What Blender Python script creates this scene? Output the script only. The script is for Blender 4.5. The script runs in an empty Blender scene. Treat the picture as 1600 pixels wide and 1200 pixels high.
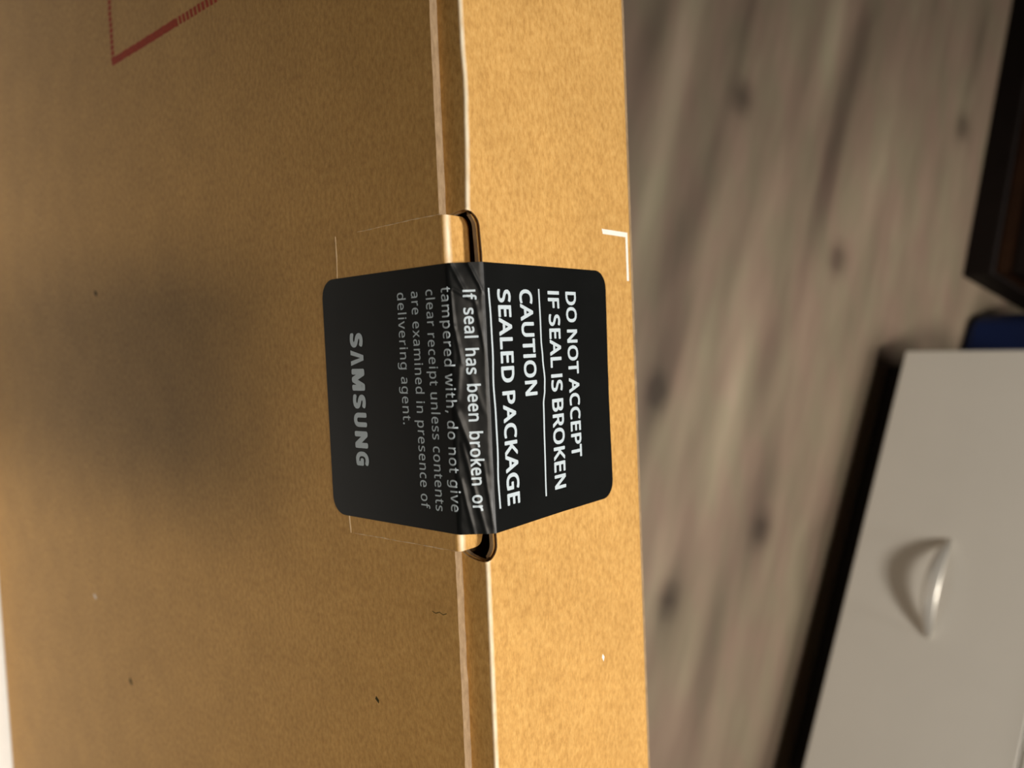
import bpy, bmesh, math, random, os
from mathutils import Vector, Matrix, noise

random.seed(7)
scn = bpy.context.scene
COL = scn.collection
R = math.radians

# ------------------------------------------------------------------ camera
cam = bpy.data.cameras.new('camera')
cam.sensor_fit = 'HORIZONTAL'
cam.sensor_width = 36.0
cam.lens = 1219.47 / 1600 * 36.0
cam.clip_start = 0.01
cam.dof.use_dof = True
cam.dof.focus_distance = 0.187
cam.dof.aperture_fstop = 11.0
cam_o = bpy.data.objects.new('camera', cam)
COL.objects.link(cam_o)
cam_o.matrix_world = Matrix(((-0.014156, -0.999596, -0.024662, 0.0),
                             (0.867274, 0.0, -0.497831, 0.0),
                             (0.497630, -0.028436, 0.866923, 0.6),
                             (0, 0, 0, 1)))
scn.camera = cam_o

# ------------------------------------------------------------------ world, lamps, exposure
world = bpy.data.worlds.new('room_light')
scn.world = world
world.use_nodes = True
world.node_tree.nodes['Background'].inputs[0].default_value = (1.0, 0.93, 0.82, 1)
world.node_tree.nodes['Background'].inputs[1].default_value = 0.016


def lamp(name, kind, loc, target, energy, color, **kw):
    l = bpy.data.lights.new(name, kind)
    l.energy = energy
    l.color = color
    for k, v in kw.items():
        setattr(l, k, v)
    o = bpy.data.objects.new(name, l)
    COL.objects.link(o)
    o.location = loc
    d = Vector(target) - Vector(loc)
    o.rotation_euler = d.to_track_quat('-Z', 'Y').to_euler()
    return o


lamp('ceiling_lamp', 'AREA', (0.15, 0.72, 2.4), (0.05, 0.3, 0.3), 44, (1.0, 0.95, 0.88), shape='DISK', size=0.45)
lamp('carton_fill_spot', 'SPOT', (0.10, -0.25, 2.4), (0.23, 0.02, 0.3), 108, (1.0, 0.89, 0.75),
     spot_size=R(23), spot_blend=1.0, shadow_soft_size=0.16)  # added spot without a visible source, shapes the light on the big face
lamp('cabinet_fill_spot', 'SPOT', (0.30, -0.25, 2.5), (0.28, 0.87, 0.10), 200, (1.0, 0.95, 0.87),
     spot_size=R(27), spot_blend=0.4, shadow_soft_size=0.16)  # added fill light, no lamp seen there; brightens the cabinet front

vs = scn.view_settings
vs.view_transform = 'Standard'
vs.look = 'None'
vs.exposure = 0.0
vs.gamma = 1.0
vs.use_curve_mapping = False


# ------------------------------------------------------------------ node helpers
def new_mat(name):
    m = bpy.data.materials.new(name)
    m.use_nodes = True
    nt = m.node_tree
    return m, nt, nt.nodes['Principled BSDF']


def nd(nt, t, **kw):
    n = nt.nodes.new(t)
    for k, v in kw.items():
        if k.startswith('i_'):
            key = k[2:].replace('_', ' ')
            n.inputs[key].default_value = v
        else:
            setattr(n, k, v)
    return n


def ramp(nt, fac, stops):
    r = nt.nodes.new('ShaderNodeValToRGB')
    el = r.color_ramp.elements
    while len(el) < len(stops):
        el.new(0.5)
    for e, (p, c) in zip(el, stops):
        e.position = p
        e.color = (*c, 1)
    nt.links.new(fac, r.inputs[0])
    return r.outputs[0]


def mixc(nt, fac, a, b, mode='MIX'):
    m = nt.nodes.new('ShaderNodeMix')
    m.data_type = 'RGBA'
    m.blend_type = mode
    for sock, v in ((m.inputs[0], fac), (m.inputs[6], a), (m.inputs[7], b)):
        if hasattr(v, 'is_output'):
            nt.links.new(v, sock)
        elif isinstance(v, (int, float)):
            sock.default_value = v
        else:
            sock.default_value = (*v, 1)
    return m.outputs[2]


def coords(nt, scale=(1, 1, 1)):
    tc = nt.nodes.new('ShaderNodeTexCoord')
    mp = nt.nodes.new('ShaderNodeMapping')
    mp.inputs['Scale'].default_value = scale
    nt.links.new(tc.outputs['Object'], mp.inputs['Vector'])
    return mp.outputs[0]


def noise_n(nt, vec, scale, detail=3, rough=0.55):
    n = nt.nodes.new('ShaderNodeTexNoise')
    n.inputs['Scale'].default_value = scale
    n.inputs['Detail'].default_value = detail
    n.inputs['Roughness'].default_value = rough
    nt.links.new(vec, n.inputs['Vector'])
    return n.outputs[0]


def bump(nt, h, strength, dist, bsdf):
    b = nt.nodes.new('ShaderNodeBump')
    b.inputs['Strength'].default_value = strength
    b.inputs['Distance'].default_value = dist
    nt.links.new(h, b.inputs['Height'])
    nt.links.new(b.outputs[0], bsdf.inputs['Normal'])


def simple(name, col, rough=0.5, spec=0.5, metal=0.0, nscale=0, namt=0.06, bumpd=0.0):
    m, nt, b = new_mat(name)
    b.inputs['Roughness'].default_value = rough
    b.inputs['Specular IOR Level'].default_value = spec
    b.inputs['Metallic'].default_value = metal
    b.inputs['Base Color'].default_value = (*col, 1)
    if nscale:
        n = noise_n(nt, coords(nt), nscale)
        lo = tuple(c * (1 - namt) for c in col)
        hi = tuple(min(1, c * (1 + namt)) for c in col)
        nt.links.new(ramp(nt, n, [(0.3, lo), (0.7, hi)]), b.inputs['Base Color'])
        if bumpd:
            bump(nt, n, 0.5, bumpd, b)
    return m


# ------------------------------------------------------------------ materials
def make_kraft():
    m, nt, b = new_mat('kraft_cardboard')
    b.inputs['Roughness'].default_value = 0.62
    b.inputs['Specular IOR Level'].default_value = 0.35
    big = noise_n(nt, coords(nt), 60, 3)
    mid = noise_n(nt, coords(nt, (1.0, 1.6, 1.6)), 520, 4, 0.6)
    fib = noise_n(nt, coords(nt, (0.45, 1.5, 1.5)), 1700, 2, 0.6)
    c = ramp(nt, mid, [(0.28, (0.48, 0.252, 0.066)), (0.5, (0.60, 0.334, 0.096)), (0.72, (0.68, 0.40, 0.128))])
    f = ramp(nt, fib, [(0.25, (0.87, 0.86, 0.83)), (0.5, (1, 1, 1)), (0.78, (1.08, 1.08, 1.10))])
    c = mixc(nt, 1.0, c, f, 'MULTIPLY')
    g = ramp(nt, big, [(0.3, (0.93, 0.92, 0.90)), (0.7, (1.05, 1.05, 1.05))])
    c = mixc(nt, 1.0, c, g, 'MULTIPLY')
    at = nd(nt, 'ShaderNodeAttribute', attribute_name='fold_highlight')  # bright highlight of the folds, painted in as a paler colour
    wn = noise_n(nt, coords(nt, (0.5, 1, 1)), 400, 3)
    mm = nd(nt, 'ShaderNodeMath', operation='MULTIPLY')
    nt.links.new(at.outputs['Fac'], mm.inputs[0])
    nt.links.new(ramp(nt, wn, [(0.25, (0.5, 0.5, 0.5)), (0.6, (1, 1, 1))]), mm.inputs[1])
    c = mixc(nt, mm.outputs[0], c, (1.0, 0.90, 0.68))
    nt.links.new(c, b.inputs['Base Color'])
    bump(nt, fib, 0.35, 0.00006, b)
    return m


def make_edge():
    m, nt, b = new_mat('cardboard_cut_edge')
    b.inputs['Roughness'].default_value = 0.85
    b.inputs['Specular IOR Level'].default_value = 0.1
    n = noise_n(nt, coords(nt, (0.35, 1, 1)), 900, 4, 0.65)
    c = ramp(nt, n, [(0.3, (0.235, 0.158, 0.090)), (0.7, (0.37, 0.262, 0.155))])
    nt.links.new(c, b.inputs['Base Color'])
    bump(nt, n, 0.6, 0.0002, b)
    return m


def make_film(name, base, rough, spec):
    m, nt, b = new_mat(name)
    b.inputs['Roughness'].default_value = rough
    b.inputs['Specular IOR Level'].default_value = spec
    n = noise_n(nt, coords(nt), 90, 3)
    c = ramp(nt, n, [(0.3, tuple(x * 0.85 for x in base)), (0.7, tuple(x * 1.15 for x in base))])
    nt.links.new(c, b.inputs['Base Color'])
    return m


M_kraft = make_kraft()
M_edge = make_edge()
M_pale = simple('torn_paper', (0.78, 0.58, 0.34), 0.9, 0.1, nscale=700, namt=0.25)
M_film = make_film('black_seal_film', (0.0042, 0.0046, 0.0045), 0.38, 0.28)
M_print = simple('pale_seal_print', (0.55, 0.63, 0.68), 0.5, 0.3, nscale=300, namt=0.03)
M_white_ink = simple('white_ink', (0.92, 0.88, 0.78), 0.6, 0.3, nscale=500, namt=0.04)
M_red = simple('red_stamp_ink', (0.44, 0.048, 0.014), 0.7, 0.3, nscale=800, namt=0.2)
M_fleck = simple('dark_paper_fibre', (0.05, 0.04, 0.012), 0.8, 0.2, nscale=900, namt=0.3)
M_dark = simple('cavity_shade', (0.10, 0.06, 0.03), 0.9, 0.1, nscale=300, namt=0.2)  # board tone darkened for the shade in the slot
M_paint = simple('white_painted_wood', (0.78, 0.74, 0.66), 0.45, 0.4, nscale=12, namt=0.02)
M_top = simple('white_cabinet_top', (0.80, 0.77, 0.69), 0.4, 0.4, nscale=12, namt=0.02)
M_handle = simple('satin_handle', (0.66, 0.62, 0.55), 0.32, 0.6, metal=0.6, nscale=60, namt=0.02)
M_plinth = simple('black_plinth', (0.012, 0.009, 0.007), 0.7, 0.2, nscale=40, namt=0.1)
M_blackw = simple('black_stained_wood', (0.006, 0.0035, 0.0028), 0.6, 0.15, nscale=30, namt=0.2)
M_brownw = simple('brown_wood_trim', (0.030, 0.011, 0.004), 0.55, 0.2, nscale=40, namt=0.2)
M_blue = simple('deep_blue_plastic', (0.0015, 0.018, 0.105), 0.5, 0.2, nscale=20, namt=0.05)
M_cloth = simple('white_cotton', (0.80, 0.80, 0.78), 0.9, 0.1, nscale=200, namt=0.02, bumpd=0.0003)


# ------------------------------------------------------------------ object helpers
def link(name, me, mat, parent=None, smooth=False):
    o = bpy.data.objects.new(name, me)
    COL.objects.link(o)
    mats = mat if isinstance(mat, (list, tuple)) else [mat]
    for m in mats:
        me.materials.append(m)
    if parent is not None:
        o.parent = parent
    if smooth:
        for p in me.polygons:
            p.use_smooth = True
    return o


def from_bm(name, bm, mat, parent=None, smooth=False):
    me = bpy.data.meshes.new(name)
    bm.to_mesh(me)
    bm.free()
    return link(name, me, mat, parent, smooth)


def pyd(name, vs_, fs, mat, parent=None, smooth=False):
    me = bpy.data.meshes.new(name)
    me.from_pydata([tuple(v) for v in vs_], [], fs)
    me.update()
    return link(name, me, mat, parent, smooth)


def bevel(o, w, seg=2):
    b = o.modifiers.new('bevel', 'BEVEL')
    b.width = w
    b.segments = seg
    b.limit_method = 'ANGLE'
    return o


def add_box(bm, x0, x1, y0, y1, z0, z1):
    r = bmesh.ops.create_cube(bm, size=1.0)
    for v in r['verts']:
        v.co = Vector(((x0 + x1) / 2 + v.co.x * (x1 - x0), (y0 + y1) / 2 + v.co.y * (y1 - y0),
                       (z0 + z1) / 2 + v.co.z * (z1 - z0)))


def thing(name, label, cat, loc=(0, 0, 0), rotz=0.0):
    o = bpy.data.objects.new(name, None)
    COL.objects.link(o)
    o.location = loc
    o.rotation_euler = (0, 0, rotz)
    o['label'] = label
    o['category'] = cat
    return o


# ------------------------------------------------------------------ floor
CU, SU = math.cos(R(16.6)), math.sin(R(16.6))
SPOTS = [(-0.451, 0.384, -1), (-0.488, 0.416, 1), (-0.414, 0.425, 1), (-0.305, 0.431, 1), (-0.243, 0.472, -0.5),
         (-0.278, 0.481, -1), (-0.123, 0.493, -1.5), (-0.532, 0.494, -1), (-0.363, 0.496, -1), (-0.181, 0.505, -1),
         (-0.111, 0.538, 0.7), (0.05, 0.56, 1), (-0.539, 0.564, 0.5), (-0.256, 0.576, 0.8),
         (0.074, 0.577, -1.3), (-0.374, 0.589, 0.6), (-0.096, 0.598, 1), (-0.178, 0.599, 1), (-0.596, 0.619, 1),
         (-0.546, 0.624, 1), (0.144, 0.627, 0.8), (-0.207, 0.637, -1), (0.083, 0.646, -1), (-0.535, 0.66, -1),
         (-0.462, 0.664, -1), (-0.395, 0.664, -1), (-0.084, 0.666, -1), (-0.615, 0.667, -1), (-0.024, 0.68, -1.2),
         (0.144, 0.705, -0.5), (-0.46, 0.744, 0.6), (-0.454, 0.84, 0.5), (-0.509, 0.853, -0.5), (-0.713, 0.881, -1)]
KNOTS = [(-0.449, 0.512), (-0.344, 0.709), (-0.595, 0.885), (-0.123, 0.497), (-0.02, 0.684), (0.074, 0.575)]


def grain_tone(u, v):
    t = 0.0
    for (su, sv, a) in SPOTS:
        du, dv = (u - su) / 0.075, (v - sv) / 0.016
        q = du * du + dv * dv
        if q < 9:
            t += 0.85 * a * math.exp(-q)
    for (su, sv) in KNOTS:
        du, dv = (u - su) / 0.017, (v - sv) / 0.014
        q = du * du + dv * dv
        if q < 9:
            t -= 2.0 * math.exp(-q)
    t += 0.55 * noise.noise(Vector((u * 3.0, v * 26.0, 1.7)))
    t += 0.35 * noise.noise(Vector((u * 9.0, v * 80.0, 5.1)))
    t += 0.25 * noise.noise(Vector((u * 30.0, v * 190.0, 9.0)))
    return t


def build_floor():
    # fine in the middle, coarse further out; local axes u (along the planks), v (across)
    us = [-3.0, -2.2, -1.6, -1.2] + [-0.95 + 0.0125 * i for i in range(117)] + [0.9, 1.4, 2.2, 3.0]
    vs_ = [-2.0, -1.2, -0.6, -0.2, 0.1] + [0.25 + 0.004 * i for i in range(230)] + [1.3, 1.6, 2.2, 3.0, 4.0]
    verts, tones = [], []
    for v in vs_:
        for u in us:
            verts.append((CU * u + SU * v, -SU * u + CU * v, 0.0))
            tones.append(grain_tone(u, v))
    n = len(us)
    faces = [(j * n + i, j * n + i + 1, (j + 1) * n + i + 1, (j + 1) * n + i)
             for j in range(len(vs_) - 1) for i in range(n - 1)]
    m, nt, b = new_mat('grey_brown_oak_boards')
    b.inputs['Roughness'].default_value = 0.55
    b.inputs['Specular IOR Level'].default_value = 0.25
    at = nd(nt, 'ShaderNodeAttribute', attribute_name='grain')
    ma = nd(nt, 'ShaderNodeMath', operation='MULTIPLY_ADD')
    ma.inputs[1].default_value = 0.19
    ma.inputs[2].default_value = 0.5
    nt.links.new(at.outputs['Fac'], ma.inputs[0])
    c = ramp(nt, ma.outputs[0], [(0.0, (0.040, 0.028, 0.020)), (0.28, (0.092, 0.067, 0.048)),
                                 (0.5, (0.155, 0.117, 0.083)), (0.72, (0.222, 0.178, 0.125)), (1.0, (0.31, 0.262, 0.19))])
    hue = noise_n(nt, coords(nt, (1, 3, 1)), 9, 2)
    c = mixc(nt, 1.0, c, ramp(nt, hue, [(0.35, (1.05, 0.97, 0.98)), (0.65, (0.97, 1.02, 0.96))]), 'MULTIPLY')
    nt.links.new(c, b.inputs['Base Color'])
    o = pyd('floor', verts, faces, m)
    a = o.data.attributes.new('grain', 'FLOAT', 'POINT')
    a.data.foreach_set('value', tones)
    o['kind'] = 'structure'
    return o


build_floor()

# ------------------------------------------------------------------ cardboard box (local axes in mm/1000: a along, b up the big face, c out of it)
box = thing('cardboard_box', 'large brown cardboard carton with a black security seal folded over its flap', 'box')
box.matrix_world = Matrix(((0.998058, -0.027075, 0.056123, -0.022000),
                           (0.061954, 0.336847, -0.939770, 0.072145),
                           (0.006536, 0.941422, 0.337870, 0.442420),
                           (0, 0, 0, 1)))
MM = 0.001
TH, W, D, LB = 2.21, 7.48, 67.1, 319.5
A0, A1 = -165.0, 225.0
TAB0, TAB1 = -10.6, 64.1


def P(a, b, c):
    return Vector((a * MM, b * MM, c * MM))


def interp(x, pts):
    if x <= pts[0][0]:
        return pts[0][1]
    for (x0, y0), (x1, y1) in zip(pts, pts[1:]):
        if x <= x1:
            t = (x - x0) / (x1 - x0)
            t = t * t * (3 - 2 * t)
            return y0 + (y1 - y0) * t
    return pts[-1][1]


def grid(rows, closed=False):
    """rows: list of equally long point lists -> verts, faces wound so that the normal is row-direction x next-row"""
    n = len(rows[0])
    v = [p for r in rows for p in r]
    f = [(j * n + i, j * n + i + 1, (j + 1) * n + i + 1, (j + 1) * n + i) for j in range(len(rows) - 1) for i in range(n - 1)]
    return v, f


# --- body: bottom, back and two end walls
bm = bmesh.new()
add_box(bm, A0 * MM, A1 * MM, -LB * MM, (W - 0.1) * MM, -D * MM, (-D + TH) * MM)               # back wall
add_box(bm, A0 * MM, A1 * MM, -LB * MM, (-LB + TH) * MM, (-D + TH) * MM, -TH * MM)              # bottom
add_box(bm, A0 * MM, (A0 + TH) * MM, (-LB + TH) * MM, (W - TH) * MM, (-D + TH) * MM, -2 * TH * MM)
add_box(bm, (A1 - TH) * MM, A1 * MM, (-LB + TH) * MM, (W - TH) * MM, (-D + TH) * MM, -2 * TH * MM)
o = from_bm('carton_body', bm, M_kraft, box)
bevel(o, 0.0008)

# --- big lid panel, its cut edge towards the seal
bm = bmesh.new()
add_box(bm, A0 * MM, A1 * MM, -LB * MM, 0, -TH * MM, 0)
es = [e for e in bm.edges if all(abs(v.co.y) < 1e-9 for v in e.verts) and abs(e.verts[0].co.x - e.verts[1].co.x) > 0.1]
bmesh.ops.subdivide_edges(bm, edges=es + [e for e in bm.edges if abs(e.verts[0].co.x - e.verts[1].co.x) > 0.1 and e not in es], cuts=160)
for v in bm.verts:
    if abs(v.co.y) < 1e-9:
        a = v.co.x / MM
        v.co.y += MM * (0.16 * noise.noise(Vector((a * 0.35, 1.0 + v.co.z * 200, 0))) + 0.10 * noise.noise(Vector((a * 1.3, 4.0, 0))))
bm.normal_update()
for f in bm.faces:
    f.material_index = 1 if f.normal.y > 0.7 else 0
o = from_bm('lid_panel', bm, [M_kraft, M_edge], box)
lid = o

# --- front (narrow) panel with the tuck strip, one folded sheet with the slot cut through its crease
S_B = 15.0                      # strip begins at b = -15


def crease_w(a):
    return interp(a, [(-55, 7.30), (-46, 7.38), (-40, 7.72), (-36, 7.80), (-28, 7.50), (-11, 6.75), (0, 7.3), (50, 7.6), (67, 8.0), (112, 7.85), (150, 7.5)])


def front_pt(a, s):
    w = crease_w(a)
    r = 0.9                     # crease radius
    s1 = S_B + W - r
    arc = r * math.pi / 2
    if s <= s1:
        return P(a, w - r - (s1 - s), -TH)
    if s <= s1 + arc:
        t = (s - s1) / r
        return P(a, w - r + r * math.sin(t), -TH - r + r * math.cos(t))
    c = -TH - r - (s - s1 - arc)
    k = min(1.0, (-c - TH) / 22.0)
    k = k * k * (3 - 2 * k)
    ww = w + (W - w) * k
    # far crease rounds over to the back
    over = (-c) - (D - 1.2)
    if over > 0:
        ang = min(over / 1.2, math.pi / 2)
        return P(a, ww - 1.2 + 1.2 * math.cos(ang), -(D - 1.2) - 1.2 * math.sin(ang))
    bulge = 0.25 * noise.noise(Vector((a * 0.03, c * 0.05, 3.0))) * min(1, (-c - TH) / 10)
    return P(a, ww + bulge, c)


N0, N1 = -11.3, 66.2            # slot ends along a


def notch(a):
    """lower / upper s of the slot at a (equal outside it)"""
    mid = 20.6
    if a <= N0 or a >= N1:
        return mid, mid
    e = 1.0
    if a < N0 + 3.4:
        e = math.sqrt(max(0, 1 - ((N0 + 3.4 - a) / 3.4) ** 2))
    if a > N1 - 3.4:
        e = math.sqrt(max(0, 1 - ((a - N1 + 3.4) / 3.4) ** 2))
    return mid - 7.3 * e, mid + 4.75 * e


cols = [A0 + 5.0 * i for i in range(30)] + [-13.5, -12.5, -11.8]
cols = [c for c in cols if c < -11.5] + [N0 + 3.4 * (1 - math.cos(k / 9 * math.pi / 2)) for k in range(10)]
cols += [N0 + 3.4 + (N1 - N0 - 6.8) * k / 24 for k in range(1, 24)]
cols += [N1 - 3.4 * (1 - math.cos(k / 9 * math.pi / 2)) for k in range(9, -1, -1)] + [66.8, 67.5, 68.5]
cols += [70 + 5 * i for i in range(31)] + [A1]
cols = sorted(set(round(c, 4) for c in cols))
S_END = S_B + 8 + (D - TH) + 2.0
vlist, flist, fold_highlight, s_of = [], [], [], []
index = {}


def vert(a, s):
    key = (round(a, 4), round(s, 4))
    if key not in index:
        index[key] = len(vlist)
        vlist.append(front_pt(a, s))
        s_of.append(s)
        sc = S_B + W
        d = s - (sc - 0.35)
        fold_highlight.append(max(0.0, 1.0 - abs(d) / 0.8) * 1.0)  # painted highlight, strongest on the crease
    return index[key]


low_t = [0, .3, .6, .75, .85] + [.88 + .01 * k for k in range(13)]
for a, a2 in zip(cols, cols[1:]):
    def cells(aa):
        lo, hi = notch(aa)
        L = [lo * t for t in low_t]
        base = [.12 * x for x in range(39)] + [5, 6, 8, 11, 15, 20, 26, 33, 40, 47, 53, 56]
        base = [x * (S_END - 8 - hi) / 56 if x > 8 else x for x in base]
        H_ = [hi + x for x in base]
        H_ += [S_END - 8 + x for x in (1, 2, 3, 4, 5, 5.5, 6, 6.5, 7, 7.5, 8)]
        return L, H_
    for q in (0, 1):
        c0, c1 = cells(a)[q], cells(a2)[q]
        for k in range(len(c0) - 1):
            ids = [vert(a, c0[k]), vert(a2, c1[k]), vert(a2, c1[k + 1]), vert(a, c0[k + 1])]
            u = []
            for i in ids:
                if i not in u:
                    u.append(i)
            if len(u) >= 3:
                flist.append(tuple(u))
o = pyd('front_panel', vlist, flist, [M_kraft, M_edge], box, smooth=True)
at = o.data.attributes.new('fold_highlight', 'FLOAT', 'POINT')
at.data.foreach_set('value', fold_highlight)
sm = o.modifiers.new('board', 'SOLIDIFY')
sm.thickness = 0.32 * MM
sm.offset = -1
sm.use_even_offset = False
sm.material_offset_rim = 1
es_ = o.modifiers.new('crisp_rim', 'EDGE_SPLIT')
es_.split_angle = R(50)
front = o
keep = [fc for fc in flist if min(s_of[i] for i in fc) > 23.7 or max(s_of[i] for i in fc) < 20.4]
ply = pyd('inner_ply', vlist, keep, [M_kraft, M_edge], box, smooth=True)
dm = ply.modifiers.new('inset', 'DISPLACE')
dm.direction = 'NORMAL'
dm.mid_level = 0.0
dm.strength = -1.15 * MM
sm = ply.modifiers.new('board', 'SOLIDIFY')
sm.thickness = 1.1 * MM
sm.offset = -1
sm.use_even_offset = False
sm.material_offset_rim = 1
es_ = ply.modifiers.new('crisp_rim', 'EDGE_SPLIT')
es_.split_angle = R(50)

# --- board coloured dark to stand in for the shade inside the slot
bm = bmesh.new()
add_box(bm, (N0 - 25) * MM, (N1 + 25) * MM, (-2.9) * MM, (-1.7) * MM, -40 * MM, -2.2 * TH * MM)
from_bm('slot_shade_board', bm, M_dark, box)

# --- locking tab: folds over the lid's edge and drops into the slot
TR, TB, TC = 1.0, 1.62, -7.55
prof = [(-0.05, 0.0), (0.25, 0.0), (TB - TR, 0.0)]
for k in range(1, 9):
    t = k / 8 * math.pi / 2
    prof.append((TB - TR + TR * math.sin(t), -TR + TR * math.cos(t)))
n_arc_end = len(prof)
for k in range(1, 13):
    prof.append((TB, -TR + (TC + TR) * (1 - math.cos(k / 12 * math.pi / 2) if False else k / 12)))
rows, fold_highlight = [], []
for (b_, c_) in prof:
    sh = 0.0
    rr = 2.4
    if c_ < TC + rr:
        sh = rr - math.sqrt(max(0, rr * rr - (TC + rr - c_) ** 2))
    aa = [TAB0 + sh + (TAB1 - TAB0 - 2 * sh) * k / 40 for k in range(41)]
    rows.append([P(a, b_ + 0.07 * noise.noise(Vector((a * .4, c_, 0))), c_ + 0.02) for a in aa])
    fold_highlight += [max(0, 1 - abs((c_ + 0.9)) / 1.0) * 0.9 if b_ > 1.0 else 0.0 for a in aa]  # highlight painted along the tab's fold
v, f = grid(rows)
tab = pyd('locking_tab', v, f, [M_kraft, M_edge], box, smooth=True)
at = tab.data.attributes.new('fold_highlight', 'FLOAT', 'POINT')
at.data.foreach_set('value', fold_highlight)
sm = tab.modifiers.new('board', 'SOLIDIFY')
sm.thickness = 1.9 * MM
sm.offset = -1
sm.material_offset_rim = 1
es_ = tab.modifiers.new('crisp_rim', 'EDGE_SPLIT')
es_.split_angle = R(50)


# --- thin raised lines on the lid: die-cut edges and scores of the tab
def ribbon(pts, w, h, jit, seed):
    """flat raised strip on the lid along pts (a, b), width w, height h (mm)"""
    vs2, fs2 = [], []
    fine = []
    for (p, q) in zip(pts, pts[1:]):
        L = math.hypot(q[0] - p[0], q[1] - p[1])
        n = max(2, int(L / 0.5))
        fine += [(p[0] + (q[0] - p[0]) * k / n, p[1] + (q[1] - p[1]) * k / n) for k in range(n)]
    fine.append(pts[-1])
    for k, p in enumerate(fine):
        q = fine[min(k + 1, len(fine) - 1)]
        r = fine[max(k - 1, 0)]
        d = Vector((q[0] - r[0], q[1] - r[1])).normalized()
        nrm = Vector((-d.y, d.x))
        ww = w * (0.65 + jit * noise.noise(Vector((k * 0.37, seed, 0))))
        e = min(k, len(fine) - 1 - k)
        if e < 2:
            ww *= 0.35 + 0.3 * e
        off = 0.12 * jit * noise.noise(Vector((k * 0.21, seed + 9, 0)))
        for sgn, hh in ((-1, 0.005), (0, h), (1, 0.005)):
            vs2.append(P(p[0] + nrm.x * (sgn * ww / 2 + off), p[1] + nrm.y * (sgn * ww / 2 + off), hh))
    for k in range(len(fine) - 1):
        for j in (0, 1):
            a_ = k * 3 + j
            fs2.append((a_, a_ + 1, a_ + 4, a_ + 3))
    return vs2, fs2


for nm, pts, w, h, jit, mt in (('die_cut_line', [(-10.5, -28.5), (-10.8, -14), (-10.9, 0.6)], 0.34, 0.10, 0.8, M_pale),
                               ('die_cut_line', [(64.5, -36.6), (64.3, -20), (64.1, 0.6)], 0.26, 0.09, 0.8, M_pale),
                               ('score_line', [(-10.5, -37.2), (-5, -37.1), (0.4, -37.3)], 0.85, 0.10, 0.3, M_kraft),
                               ('score_line', [(59.6, -37.6), (62, -37.5), (64.6, -37.2)], 0.9, 0.10, 0.3, M_kraft)):
    v, f = ribbon(pts, w, h, jit, len(pts) + pts[0][0])
    o = pyd(nm, v, f, mt, lid)
    if mt is M_kraft:
        at = o.data.attributes.new('fold_highlight', 'FLOAT', 'POINT')
        at.data.foreach_set('value', [0.35] * len(v))  # score lines take a faint share of the same paler tone

# --- red ink-jet mark on the lid: a slanting stroke made of short dashes and a thin upright stroke
vs2, fs2 = [], []


def quad_on_lid(pts, c=0.03):
    n = len(vs2)
    for (a, b_) in pts:
        vs2.append(P(a, b_, c))
    fs2.append(tuple(range(n, n + len(pts))))


rngm = random.Random(3)
k = 0
b_ = -156.5
while b_ < -40:                                  # stroke running up the panel
    w_ = 1.9 if b_ < -112 else 1.55
    j = rngm.uniform(-0.12, 0.12)
    quad_on_lid([(-85.9 + j, b_), (-85.9 + j, b_ + w_), (-83.3 + j, b_ + w_ + 0.7), (-83.3 + j, b_ + 0.7)])
    b_ += 1.75 if b_ < -112 else 2.3
a_ = -85.0
while a_ > -150:                                 # stroke running along the panel
    j = rngm.uniform(-0.15, 0.15)
    quad_on_lid([(a_, -156.3 + j), (a_ - 1.5, -156.0 + j), (a_ - 1.1, -153.8 + j), (a_ + 0.4, -154.1 + j)], 0.035)
    a_ -= 1.9
pyd('red_stamp_outline', vs2, fs2, M_red, lid)['label'] = 'faded red stamped outline'

# --- loose fibres in the paper
vs2, fs2 = [], []
for (a, b_, la, lb) in ((138.2, -174.9, 1.6, 1.5), (106.3, -30.1, .9, .9), (-7.3, -182.3, 1.4, 1.4)):
    quad_on_lid([(a - la, b_ - lb * .5), (a, b_ - lb), (a + la, b_ + lb * .5), (a, b_ + lb * .7)])
    pyd('paper_fleck', vs2, fs2, M_fleck, lid)
    vs2, fs2 = [], []
hair = [(79.4, -8.4), (79.7, -7.2), (79.2, -6.0), (79.6, -4.8), (79.1, -3.6)]
for p, q in zip(hair, hair[1:]):
    quad_on_lid([(p[0] - .09, p[1]), (q[0] - .09, q[1]), (q[0] + .09, q[1]), (p[0] + .09, p[1])])
pyd('paper_fibre', vs2, fs2, M_fleck, lid)
vs2, fs2 = [], []
quad_on_lid([(109.6, -203.6), (110.8, -204.2), (112, -202), (110.9, -201.4)])
pyd('pale_paper_fleck', vs2, fs2, M_white_ink, lid)

# --- white printed corner mark on the front panel, and a chipped fleck
vs2, fs2 = [], []


def on_front(a, c, e=0.03):
    s = S_B + W - 0.9 + 0.9 * math.pi / 2 + (-c - TH - 0.9)
    p = front_pt(a, s)
    p.y += e * MM
    return p


L_out = [(-11.15, -52.5), (-11.15, -65.3), (2.2, -65.4)]
seg = []
for k in range(13):
    seg.append(((-11.15, -52.5 - 12.8 * k / 12), (-9.85, -52.9 - 11.3 * k / 12)))
for k in range(1, 13):
    seg.append(((-11.15 + 13.3 * k / 12, -65.3), (-9.85 + 12.0 * k / 12, -64.2)))
for (p, q) in seg:
    vs2 += [on_front(*p), on_front(*q)]
for k in range(len(seg) - 1):
    fs2.append((2 * k, 2 * k + 1, 2 * k + 3, 2 * k + 2))
pyd('printed_corner_mark', vs2, fs2, M_white_ink, front)['label'] = 'white printed corner bracket'
vs2 = [on_front(*q) for q in ((101.2, -45.6), (102.0, -45.2), (103.4, -45.9), (102.2, -46.4))]
pyd('chipped_fleck', vs2, [(0, 1, 2, 3)], M_white_ink, front)

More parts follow.
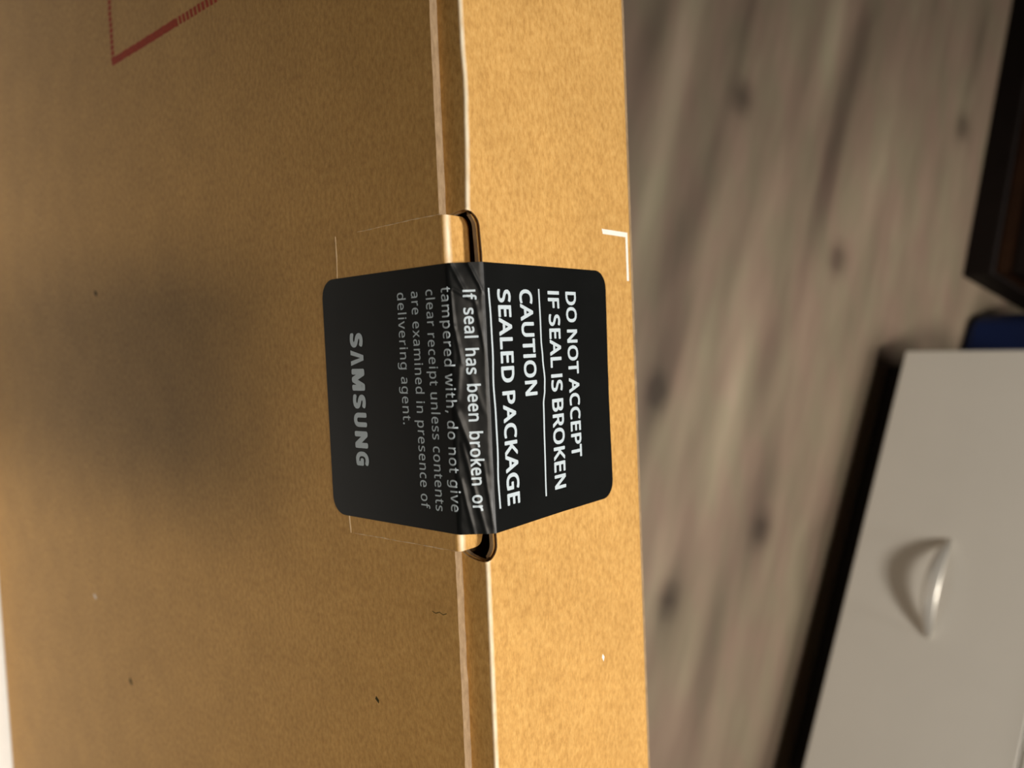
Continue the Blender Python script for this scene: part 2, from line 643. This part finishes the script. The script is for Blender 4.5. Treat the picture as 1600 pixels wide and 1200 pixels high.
# ------------------------------------------------------------------ security seal: one film over lid, tab, slot and front panel
EPS = 0.14
BR = math.hypot(W + EPS - 1.78, 5.15 + EPS)
V1 = 43.7 + 1.78
V2 = V1 + BR
VEND = V2 + 47.9
KN = [(0.0, (-43.7, EPS)), (V1, (1.78, EPS)), (V2, (W + EPS, -5.15)), (VEND, (W + EPS, -53.05))]


def poly_at(v):
    for (v0, p), (v1, q) in zip(KN, KN[1:]):
        if v <= v1 or v1 == VEND:
            t = (v - v0) / (v1 - v0)
            return Vector((p[0] + (q[0] - p[0]) * t, p[1] + (q[1] - p[1]) * t))


def path(v):
    r = 0.7
    if min(abs(v - V1), abs(v - V2)) > r:
        return poly_at(v)
    acc = Vector((0, 0))
    for k in range(9):
        acc += poly_at(v + r * (k - 4) / 4)
    return acc / 9


RIDGES = [  # wrinkles of the film over the slot: (a0, t0, a1, t1, height, width); t = 0 at the fold, 1 at the front panel
    (-0.5, .05, 7.5, .55, .22, .9), (-0.5, .55, 6.5, .98, .26, .8), (6.0, .05, 14, .12, .25, .8), (5.5, .10, 8.5, .75, .20, .7),
    (14, .12, 22, .30, .22, .9), (8.5, .75, 21, 1.0, .16, 1.0), (21, .25, 30, .12, .16, 1.2), (33, .10, 44, .55, .24, 1.2),
    (40, .2, 60.5, .75, .22, 1.0), (44, .75, 60.5, 1.0, .18, .9), (48, .12, 60.5, .42, .22, .9), (24, .5, 33, .85, .12, 1.3)]


def crumple(a, v):
    t = (v - V1) / BR
    if t < -0.15 or t > 1.25:
        return 0.0
    win = min(1, max(0, (t + 0.05) / 0.15)) * min(1, max(0, (1.10 - t) / 0.2))
    h = 0.0
    for (a0, t0, a1, t1, hh, ww) in RIDGES:
        ax, ay, bx, by = a0, t0 * BR, a1, t1 * BR
        px, py = a - ax, t * BR - ay
        dx, dy = bx - ax, by - ay
        L2 = dx * dx + dy * dy
        k = max(0, min(1, (px * dx + py * dy) / L2))
        d = math.hypot(px - k * dx, py - k * dy)
        h += hh * math.exp(-(d / (ww * 0.55)) ** 2) * (0.4 + 0.6 * math.sin(math.pi * min(1, max(0, 0.15 + 0.7 * k))))
    h += 0.16 * noise.noise(Vector((a * 0.16, t * 2.0, 2.0))) + 0.07 * noise.noise(Vector((a * 0.5, t * 3.5, 7.0)))
    return win * h


def seal_pt(a, v, lift=0.0):
    p = path(v)
    q0, q1 = path(v - 0.05), path(v + 0.05)
    d = (q1 - q0).normalized()
    n = Vector((-d.y, d.x))
    off = lift + 0.8 * crumple(a, v)
    if v > V1:                                   # follow the bowed crease and the bellied panel
        p = p.copy()
        if v <= V2:
            p.x += (on_front(a, -5.15, 0).y / MM - W) * (v - V1) / BR
        else:
            p.x += on_front(a, p.y, 0).y / MM - W
    if v > V2:
        off += 0.06 * noise.noise(Vector((a * 0.13, v * 0.12, 4.0))) * min(1, (v - V2) / 4) + 0.06
    return P(a, p.x + n.x * off, p.y + n.y * off)


vrows = [0, .25, .5, 1, 1.5, 2, 2.6, 3.2, 4, 5] + [6 + 2.0 * k for k in range(18)] + [41.5, 43, 44]
vrows += [V1 - 0.8 + 0.16 * k for k in range(11)]
vrows += [V1 + 0.96 + (BR - 1.92) * k / 36 for k in range(37)]
vrows += [V2 - 0.8 + 0.16 * k for k in range(11)]
vrows += [V2 + 1.2, V2 + 2] + [V2 + 2 + (VEND - 5 - V2 - 2) * k / 26 for k in range(1, 27)]
vrows += [VEND - x for x in (4, 3.2, 2.6, 2, 1.5, 1, .5, .25, 0)]
vrows = sorted(set(round(x, 4) for x in vrows))
CR = 4.6
rows = []
for v in vrows:
    e = min(v, VEND - v)
    sh = 0.0
    if e < CR:
        sh = CR - math.sqrt(max(0, CR * CR - (CR - e) ** 2))
    lo, hi = 0.0 + sh, 60.2 - sh
    rows.append([seal_pt(lo + (hi - lo) * k / 180, v) for k in range(181)])
v, f = grid(rows)
seal = pyd('security_seal', v, f, M_film, box, smooth=True)
seal['label'] = 'black security seal with white lettering'


# --- lettering on the seal
def load_font(fn):
    try:
        return bpy.data.fonts.load(os.path.join(bpy.utils.system_resource('DATAFILES', path='fonts'), fn))
    except Exception:
        return None


FONT = load_font('NotoSansHebrew-Regular.woff2')


def glyphs(body, bold, spacing=1.0, words=1.0):
    """flat outline of a text: verts (x, y), faces; bold = extra stroke half-width in em"""
    cu = bpy.data.curves.new('lettering_outline', 'FONT')
    if FONT:
        cu.font = FONT
    cu.body = body
    cu.resolution_u = 5
    cu.space_character = spacing
    cu.space_word = words
    ob = bpy.data.objects.new('lettering_outline', cu)
    COL.objects.link(ob)
    bpy.context.view_layer.update()
    dg = bpy.context.evaluated_depsgraph_get()
    me = bpy.data.meshes.new_from_object(ob.evaluated_get(dg))
    bpy.data.objects.remove(ob)
    bpy.data.curves.remove(cu)
    vs3 = [(v.co.x, v.co.y) for v in me.vertices]
    fs3 = [tuple(p.vertices) for p in me.polygons]
    bpy.data.meshes.remove(me)
    if bold > 0:
        cnt = {}
        for fc in fs3:
            for i in range(len(fc)):
                e = tuple(sorted((fc[i], fc[(i + 1) % len(fc)])))
                cnt[e] = cnt.get(e, 0) + 1
        bv = set()
        for (i, j), c in list(cnt.items()):
            if c != 1:
                continue
            p, q = Vector(vs3[i]), Vector(vs3[j])
            if (q - p).length < 1e-7:
                continue
            d = (q - p).normalized()
            nn = Vector((-d.y, d.x)) * bold
            n = len(vs3)
            vs3 += [tuple(p - nn), tuple(q - nn), tuple(q + nn), tuple(p + nn)]
            fs3.append((n, n + 1, n + 2, n + 3))
            bv.update((i, j))
        for i in bv:
            n = len(vs3)
            for k in range(8):
                vs3.append((vs3[i][0] + bold * math.cos(k * math.pi / 4 + .39), vs3[i][1] + bold * math.sin(k * math.pi / 4 + .39)))
            fs3.append(tuple(range(n, n + 8)))
    return vs3, fs3


def cap_height(ch, bold):
    v, _ = glyphs(ch, bold)
    return min(y for x, y in v), max(y for x, y in v)


def lay(name, vs3, fs3, a0, a1, vb, vt, y0, y1, wob=None, x0=None, x1=None):
    """map flat outline to the seal: x range -> a0..a1, y0..y1 -> vb..vt"""
    x0 = min(x for x, y in vs3) if x0 is None else x0
    x1 = max(x for x, y in vs3) if x1 is None else x1
    bm = bmesh.new()
    bvs = [bm.verts.new((a0 + (x - x0) / (x1 - x0) * (a1 - a0), vb + (y - y0) / (y1 - y0) * (vt - vb), 0)) for x, y in vs3]
    for fc in fs3:
        try:
            bm.faces.new([bvs[i] for i in fc])
        except ValueError:
            pass
    rg, seen = random.Random(11), set()          # strokes overlap: each patch lies a hair above the next
    for v0 in bm.verts:
        if v0 in seen:
            continue
        stack, h = [v0], rg.uniform(0.0, 0.03)
        seen.add(v0)
        while stack:
            q = stack.pop()
            q.co.z = h
            for e in q.link_edges:
                w = e.other_vert(q)
                if w not in seen:
                    seen.add(w)
                    stack.append(w)
    lo, hi = min(v.co.y for v in bm.verts), max(v.co.y for v in bm.verts)
    if hi > V1 - 1 and lo < V2 + 1:              # cut finely where the film bends
        y = max(lo, V1 - 1)
        while y < min(hi, V2 + 1):
            bmesh.ops.bisect_plane(bm, geom=bm.verts[:] + bm.edges[:] + bm.faces[:], plane_co=(0, y, 0), plane_no=(0, 1, 0))
            y += 0.3
        x = a0
        while x < a1:
            bmesh.ops.bisect_plane(bm, geom=bm.verts[:] + bm.edges[:] + bm.faces[:], plane_co=(x, 0, 0), plane_no=(1, 0, 0))
            x += 0.6
    else:
        x = a0
        while x < a1:
            bmesh.ops.bisect_plane(bm, geom=bm.verts[:] + bm.edges[:] + bm.faces[:], plane_co=(x, 0, 0), plane_no=(1, 0, 0))
            x += 2.0
    for v in bm.verts:
        a, vv = v.co.x, v.co.y
        if wob:
            vv += wob(a)
        v.co = seal_pt(a, vv, 0.06 + v.co.z)
    bmesh.ops.recalc_face_normals(bm, faces=bm.faces[:])
    return from_bm(name, bm, M_print, seal)


def vL(b_):
    return b_ + 43.7


def vR(c):
    return V2 + (-5.15 - c)


BODY_B, CAPS_B = 0.006, 0.025
ylo, yhi = cap_height('l', BODY_B)
for name, txt, a0, a1, vb in (('small_print', 'delivering agent.', 5.3, 36.0, vL(-14.95)),
                              ('small_print', 'are examined in presence of', 5.35, 55.3, vL(-10.12)),
                              ('small_print', 'clear receipt unless contents', 5.3, 55.45, vL(-5.3)),
                              ('small_print', 'tampered with, do not give', 5.1, 55.1, vL(-0.35)),
                              ('small_print', 'If seal has been broken or', 6.0, 55.0, V1 + 3.25)):
    gv, gf = glyphs(txt.replace('I', 'l'), *((BODY_B, 1.10, 1.0) if not txt.startswith('If') else (0.018, 1.05, 1.7)))
    if txt.startswith('If'):                     # plain stem for the capital
        gv = [(x, min(y, yhi * 0.95) if x < 0.24 else y) for x, y in gv]
    lay(name, gv, gf, a0, a1, vb, vb + 2.95, ylo, yhi)

ylo, yhi = cap_height('E', CAPS_B)
for name, txt, a0, a1, c0, c1, tilt in (('warning_line', 'SEALED PACKAGE', 5.85, 54.9, -9.5, -13.95, .1),
                                        ('warning_line', 'CAUTION', 5.7, 30.55, -17.0, -21.5, .9),
                                        ('warning_line', 'IF SEAL IS BROKEN', 5.85, 54.3, -27.5, -32.0, .1),
                                        ('warning_line', 'DO NOT ACCEPT', 5.85, 47.5, -34.75, -39.2, .1)):
    gv, gf = glyphs(txt.replace('I', 'l'), CAPS_B, 1.04, 0.72)
    gv = [(x, min(y, yhi + 0.012)) for x, y in gv]
    lay(name, gv, gf, a0, a1, vR(c0), vR(c1), ylo, yhi, wob=lambda a, t=tilt: t * (a - 5.8) / 30)

for pts in ([(5.7, -6.7), (12.8, -6.95), (20, -7.0), (27, -6.75), (34, -7.0), (42, -7.1), (48, -6.85), (55, -7.05)],
            [(5.5, -24.15), (17.4, -24.25), (22, -24.6), (27, -25.1), (29.5, -24.95), (33, -24.35), (40.5, -24.2), (55.2, -24.1)]):
    rows = [[], []]
    n = 100
    for k in range(n + 1):
        a = pts[0][0] + (pts[-1][0] - pts[0][0]) * k / n
        c = interp(a, pts)
        rows[0].append(seal_pt(a, vR(c) - 0.26, 0.07))
        rows[1].append(seal_pt(a, vR(c) + 0.26, 0.07))
    v, f = grid(rows)
    pyd('ruled_line', v, f, M_print, seal)

# maker's name, heavy wide capitals, the A without its bar
cells_ = [('S', 0, .108), ('^', .128, .245), ('M', .268, .432), ('S', .460, .568), ('U', .598, .706), ('N', .738, .866), ('G', .892, 1.0)]
HB = 0.058
slo, shi = cap_height('E', HB)
gv, gf = [], []
for ch, x0, x1 in cells_:
    if ch == '^':
        v = [(0, 0), (.30, 0), (.505, .74), (.71, 0), (1.0, 0), (.66, 1.0), (.34, 1.0)]
        v = [(x, slo + y * (shi - slo)) for x, y in v]
        f = [(0, 1, 2, 6), (2, 3, 4, 5), (2, 5, 6)]
    else:
        v, f = glyphs(ch, HB)
        if ch in 'SGU':                          # round letters keep within the cap height
            y0, y1 = min(p[1] for p in v), max(p[1] for p in v)
            v = [(x, slo + (y - y0) / (y1 - y0) * (shi - slo)) for x, y in v]
    lo, hi = min(p[0] for p in v), max(p[0] for p in v)
    n = len(gv)
    gv += [(x0 + (x - lo) / (hi - lo) * (x1 - x0), y) for x, y in v]
    gf += [tuple(i + n for i in fc) for fc in f]
lay('maker_name', gv, gf, 13.9, 46.9, vL(-33.3), vL(-28.35), slo, shi)

# ------------------------------------------------------------------ white drawer cabinet
cab = thing('drawer_cabinet', 'low white drawer cabinet with a bowed handle standing on the floor boards', 'cabinet',
            (-0.02237, 0.83342, 0.0), R(-19.535))
CW, CD, CT = 0.505, 0.40, 0.247
bm = bmesh.new()
add_box(bm, 0.002, CW - 0.002, 0.019, CD, 0.052, CT - 0.003)
bevel(from_bm('carcass', bm, M_paint, cab), 0.001)
bm = bmesh.new()
add_box(bm, 0.0, CW, 0.0, 0.018, 0.05, CT - 0.001)
bmesh.ops.subdivide_edges(bm, edges=bm.edges[:], cuts=1)
drawer = from_bm('drawer_front', bm, M_paint, cab)
bevel(drawer, 0.0015, 3)
bm = bmesh.new()
add_box(bm, -0.001, CW + 0.001, -0.001, CD + 0.002, CT, CT + 0.018)
bevel(from_bm('cabinet_top', bm, M_top, cab), 0.004, 4)
bm = bmesh.new()
add_box(bm, 0.004, CW - 0.02, 0.045, CD - 0.02, 0.0, 0.052)
from_bm('plinth', bm, M_plinth, cab)
# bowed handle: a curved strip, widest and furthest out at its middle
rows = []
NH, NS = 48, 12
HX, HZ, HLn, HP = 0.2515, 0.1480, 0.0500, 0.022
for k in range(NH + 1):
    u = -1 + 2 * k / NH
    q = math.sqrt(max(0, 1 - u * u))
    bow = HP * (1 - u * u) ** 0.9
    hw = 0.004 + 0.009 * q ** 1.2
    row = []
    for j in range(NS + 1):
        t = j / NS                                # 0 lower lip, 1 upper edge
        back = 0.005 * q * t ** 2
        row.append(Vector((HX + HLn * u, -bow + back - 0.0002, HZ - 0.0035 + hw * t)))
    rows.append(row)
rows = [list(r) for r in zip(*rows)]
v, f = grid(rows)
hd = pyd('bow_handle', v, f, M_handle, drawer, smooth=True)
sm = hd.modifiers.new('strip', 'SOLIDIFY')
sm.thickness = 0.0018
sm.offset = -1
hd['label'] = 'bowed satin handle'

# ------------------------------------------------------------------ black furniture at the back
fur = thing('dark_furniture', 'black-brown wooden furniture piece on the floor beyond the carton', 'furniture',
            (-0.12454, 1.02519, 0.0), R(-14.5))
bm = bmesh.new()
add_box(bm, -0.75, 0.0, 0.0, 0.40, 0.0, 0.038)
bevel(from_bm('base', bm, M_blackw, fur), 0.003)
bm = bmesh.new()
add_box(bm, -0.75, -0.004, 0.006, 0.396, 0.038, 0.062)
bevel(from_bm('brown_rail', bm, M_brownw, fur), 0.002)
bm = bmesh.new()
add_box(bm, -0.75, 0.0, 0.002, 0.40, 0.062, 0.45)
bevel(from_bm('body', bm, M_blackw, fur), 0.003)

# ------------------------------------------------------------------ blue tub behind the cabinet
tub = thing('blue_tub', 'deep blue tub on the floor between the white cabinet and the black furniture', 'tub', (-0.080, 1.038, 0.0), R(-19.5))


def rounded_loop(x0, x1, y0, y1, r, z, n=6):
    out = []
    for cx, cy, s in ((x1 - r, y1 - r, 0), (x0 + r, y1 - r, 90), (x0 + r, y0 + r, 180), (x1 - r, y0 + r, 270)):
        for k in range(n + 1):
            t = R(s + 90 * k / n)
            out.append(Vector((cx + r * math.cos(t), cy + r * math.sin(t), z)))
    return out


loops = []
for ins, z in ((0.016, 0.0), (0.008, 0.003), (0.003, 0.009), (0.0, 0.018), (0.0, 0.24), (-0.003, 0.243), (-0.003, 0.252), (0.001, 0.254), (0.003, 0.24), (0.006, 0.02)):
    loops.append(rounded_loop(ins, 0.095 - ins, ins, 0.24 - ins, 0.022, z))
n = len(loops[0])
v = [p for l in loops for p in l]
f = [(j * n + i, j * n + (i + 1) % n, (j + 1) * n + (i + 1) % n, (j + 1) * n + i) for j in range(len(loops) - 1) for i in range(n)]
f.append(tuple(range(n))[::-1])
f.append(tuple(range((len(loops) - 1) * n, len(loops) * n)))
pyd('tub_shell', v, f, M_blue, tub, smooth=True)

# ------------------------------------------------------------------ white bedding the carton stands on
rows = []
Y0, Y1 = -0.42, 0.22
for j in range(81):
    y = Y0 + (Y1 - Y0) * j / 80
    row = []
    for i in range(101):
        x = -0.36 + 0.76 * i / 100
        z = 0.442420 + (-0.3195 + 0.027075 * (x + 0.022) - 0.336847 * (y - 0.072145)) / 0.941422 - 0.0016
        if y < -0.06:
            z = min(z, 0.1416 + 0.0088 + 0.01 * math.sin((-0.06 - y) * 9))
        e = min(1, (x + 0.36) / 0.10, (0.40 - x) / 0.10, (y - Y0) / 0.12, (Y1 - y) / 0.07)
        e = max(0, e)
        under = max(0, 1 - max(abs(x - 0.0) - 0.26, 0) / 0.05) * max(0, 1 - max(abs(y) - 0.07, 0) / 0.04)
        wr = 0.006 * noise.noise(Vector((x * 9, y * 14, 0))) + 0.003 * noise.noise(Vector((x * 30, y * 30, 4)))
        z += wr * (1 - min(1, under))
        z *= math.sqrt(max(0, 1 - (1 - e) ** 2))
        row.append(Vector((x, y, max(0.0, z))))
    rows.append(row)
v, f = grid(rows)
bed = pyd('folded_duvet', v, f, M_cloth, None, smooth=True)
bed['label'] = 'white folded duvet under the foot of the brown carton'
bed['category'] = 'bedding'

# ------------------------------------------------------------------ the phone the picture is taken with, just behind the lens; its shade falls on the big face
phone = thing('smartphone', 'black smartphone held level above the carton, outside the picture', 'phone')
phone.matrix_world = cam_o.matrix_world.copy()


def slab(x0, x1, y0, y1, z0, z1, r):
    ls = []
    for ins, z in ((0.0012, z0), (0.0, z0 + 0.0012), (0.0, z1 - 0.0012), (0.0012, z1)):
        ls.append(rounded_loop(x0 + ins, x1 - ins, y0 + ins, y1 - ins, r, z))
    n = len(ls[0])
    v = [p for l in ls for p in l]
    f = [(j * n + i, j * n + (i + 1) % n, (j + 1) * n + (i + 1) % n, (j + 1) * n + i) for j in range(3) for i in range(n)]
    return v, f + [tuple(range(n))[::-1], tuple(range(3 * n, 4 * n))]


v, f = slab(-0.132, 0.018, -0.052, 0.022, 0.0035, 0.0115, 0.010)
pyd('body', v, f, M_blackw, phone)
v, f = slab(-0.020, 0.014, -0.018, 0.016, 0.0018, 0.0034, 0.007)
pyd('camera_bump', v, f, M_blackw, phone)
v, f = slab(-0.1295, 0.0155, -0.0495, 0.0195, 0.0116, 0.0119, 0.008)
pyd('screen', v, f, simple('dark_glass', (0.01, 0.01, 0.012), 0.08, 0.5), phone)
for lx, ly in ((-0.0115, -0.0095), (-0.0115, 0.0075), (0.0055, -0.001)):
    bm = bmesh.new()
    bmesh.ops.create_cone(bm, cap_ends=True, segments=32, radius1=0.0060, radius2=0.0056, depth=0.0008,
                          matrix=Matrix.Translation((lx, ly, 0.0014)))
    from_bm('lens', bm, M_plinth, phone)
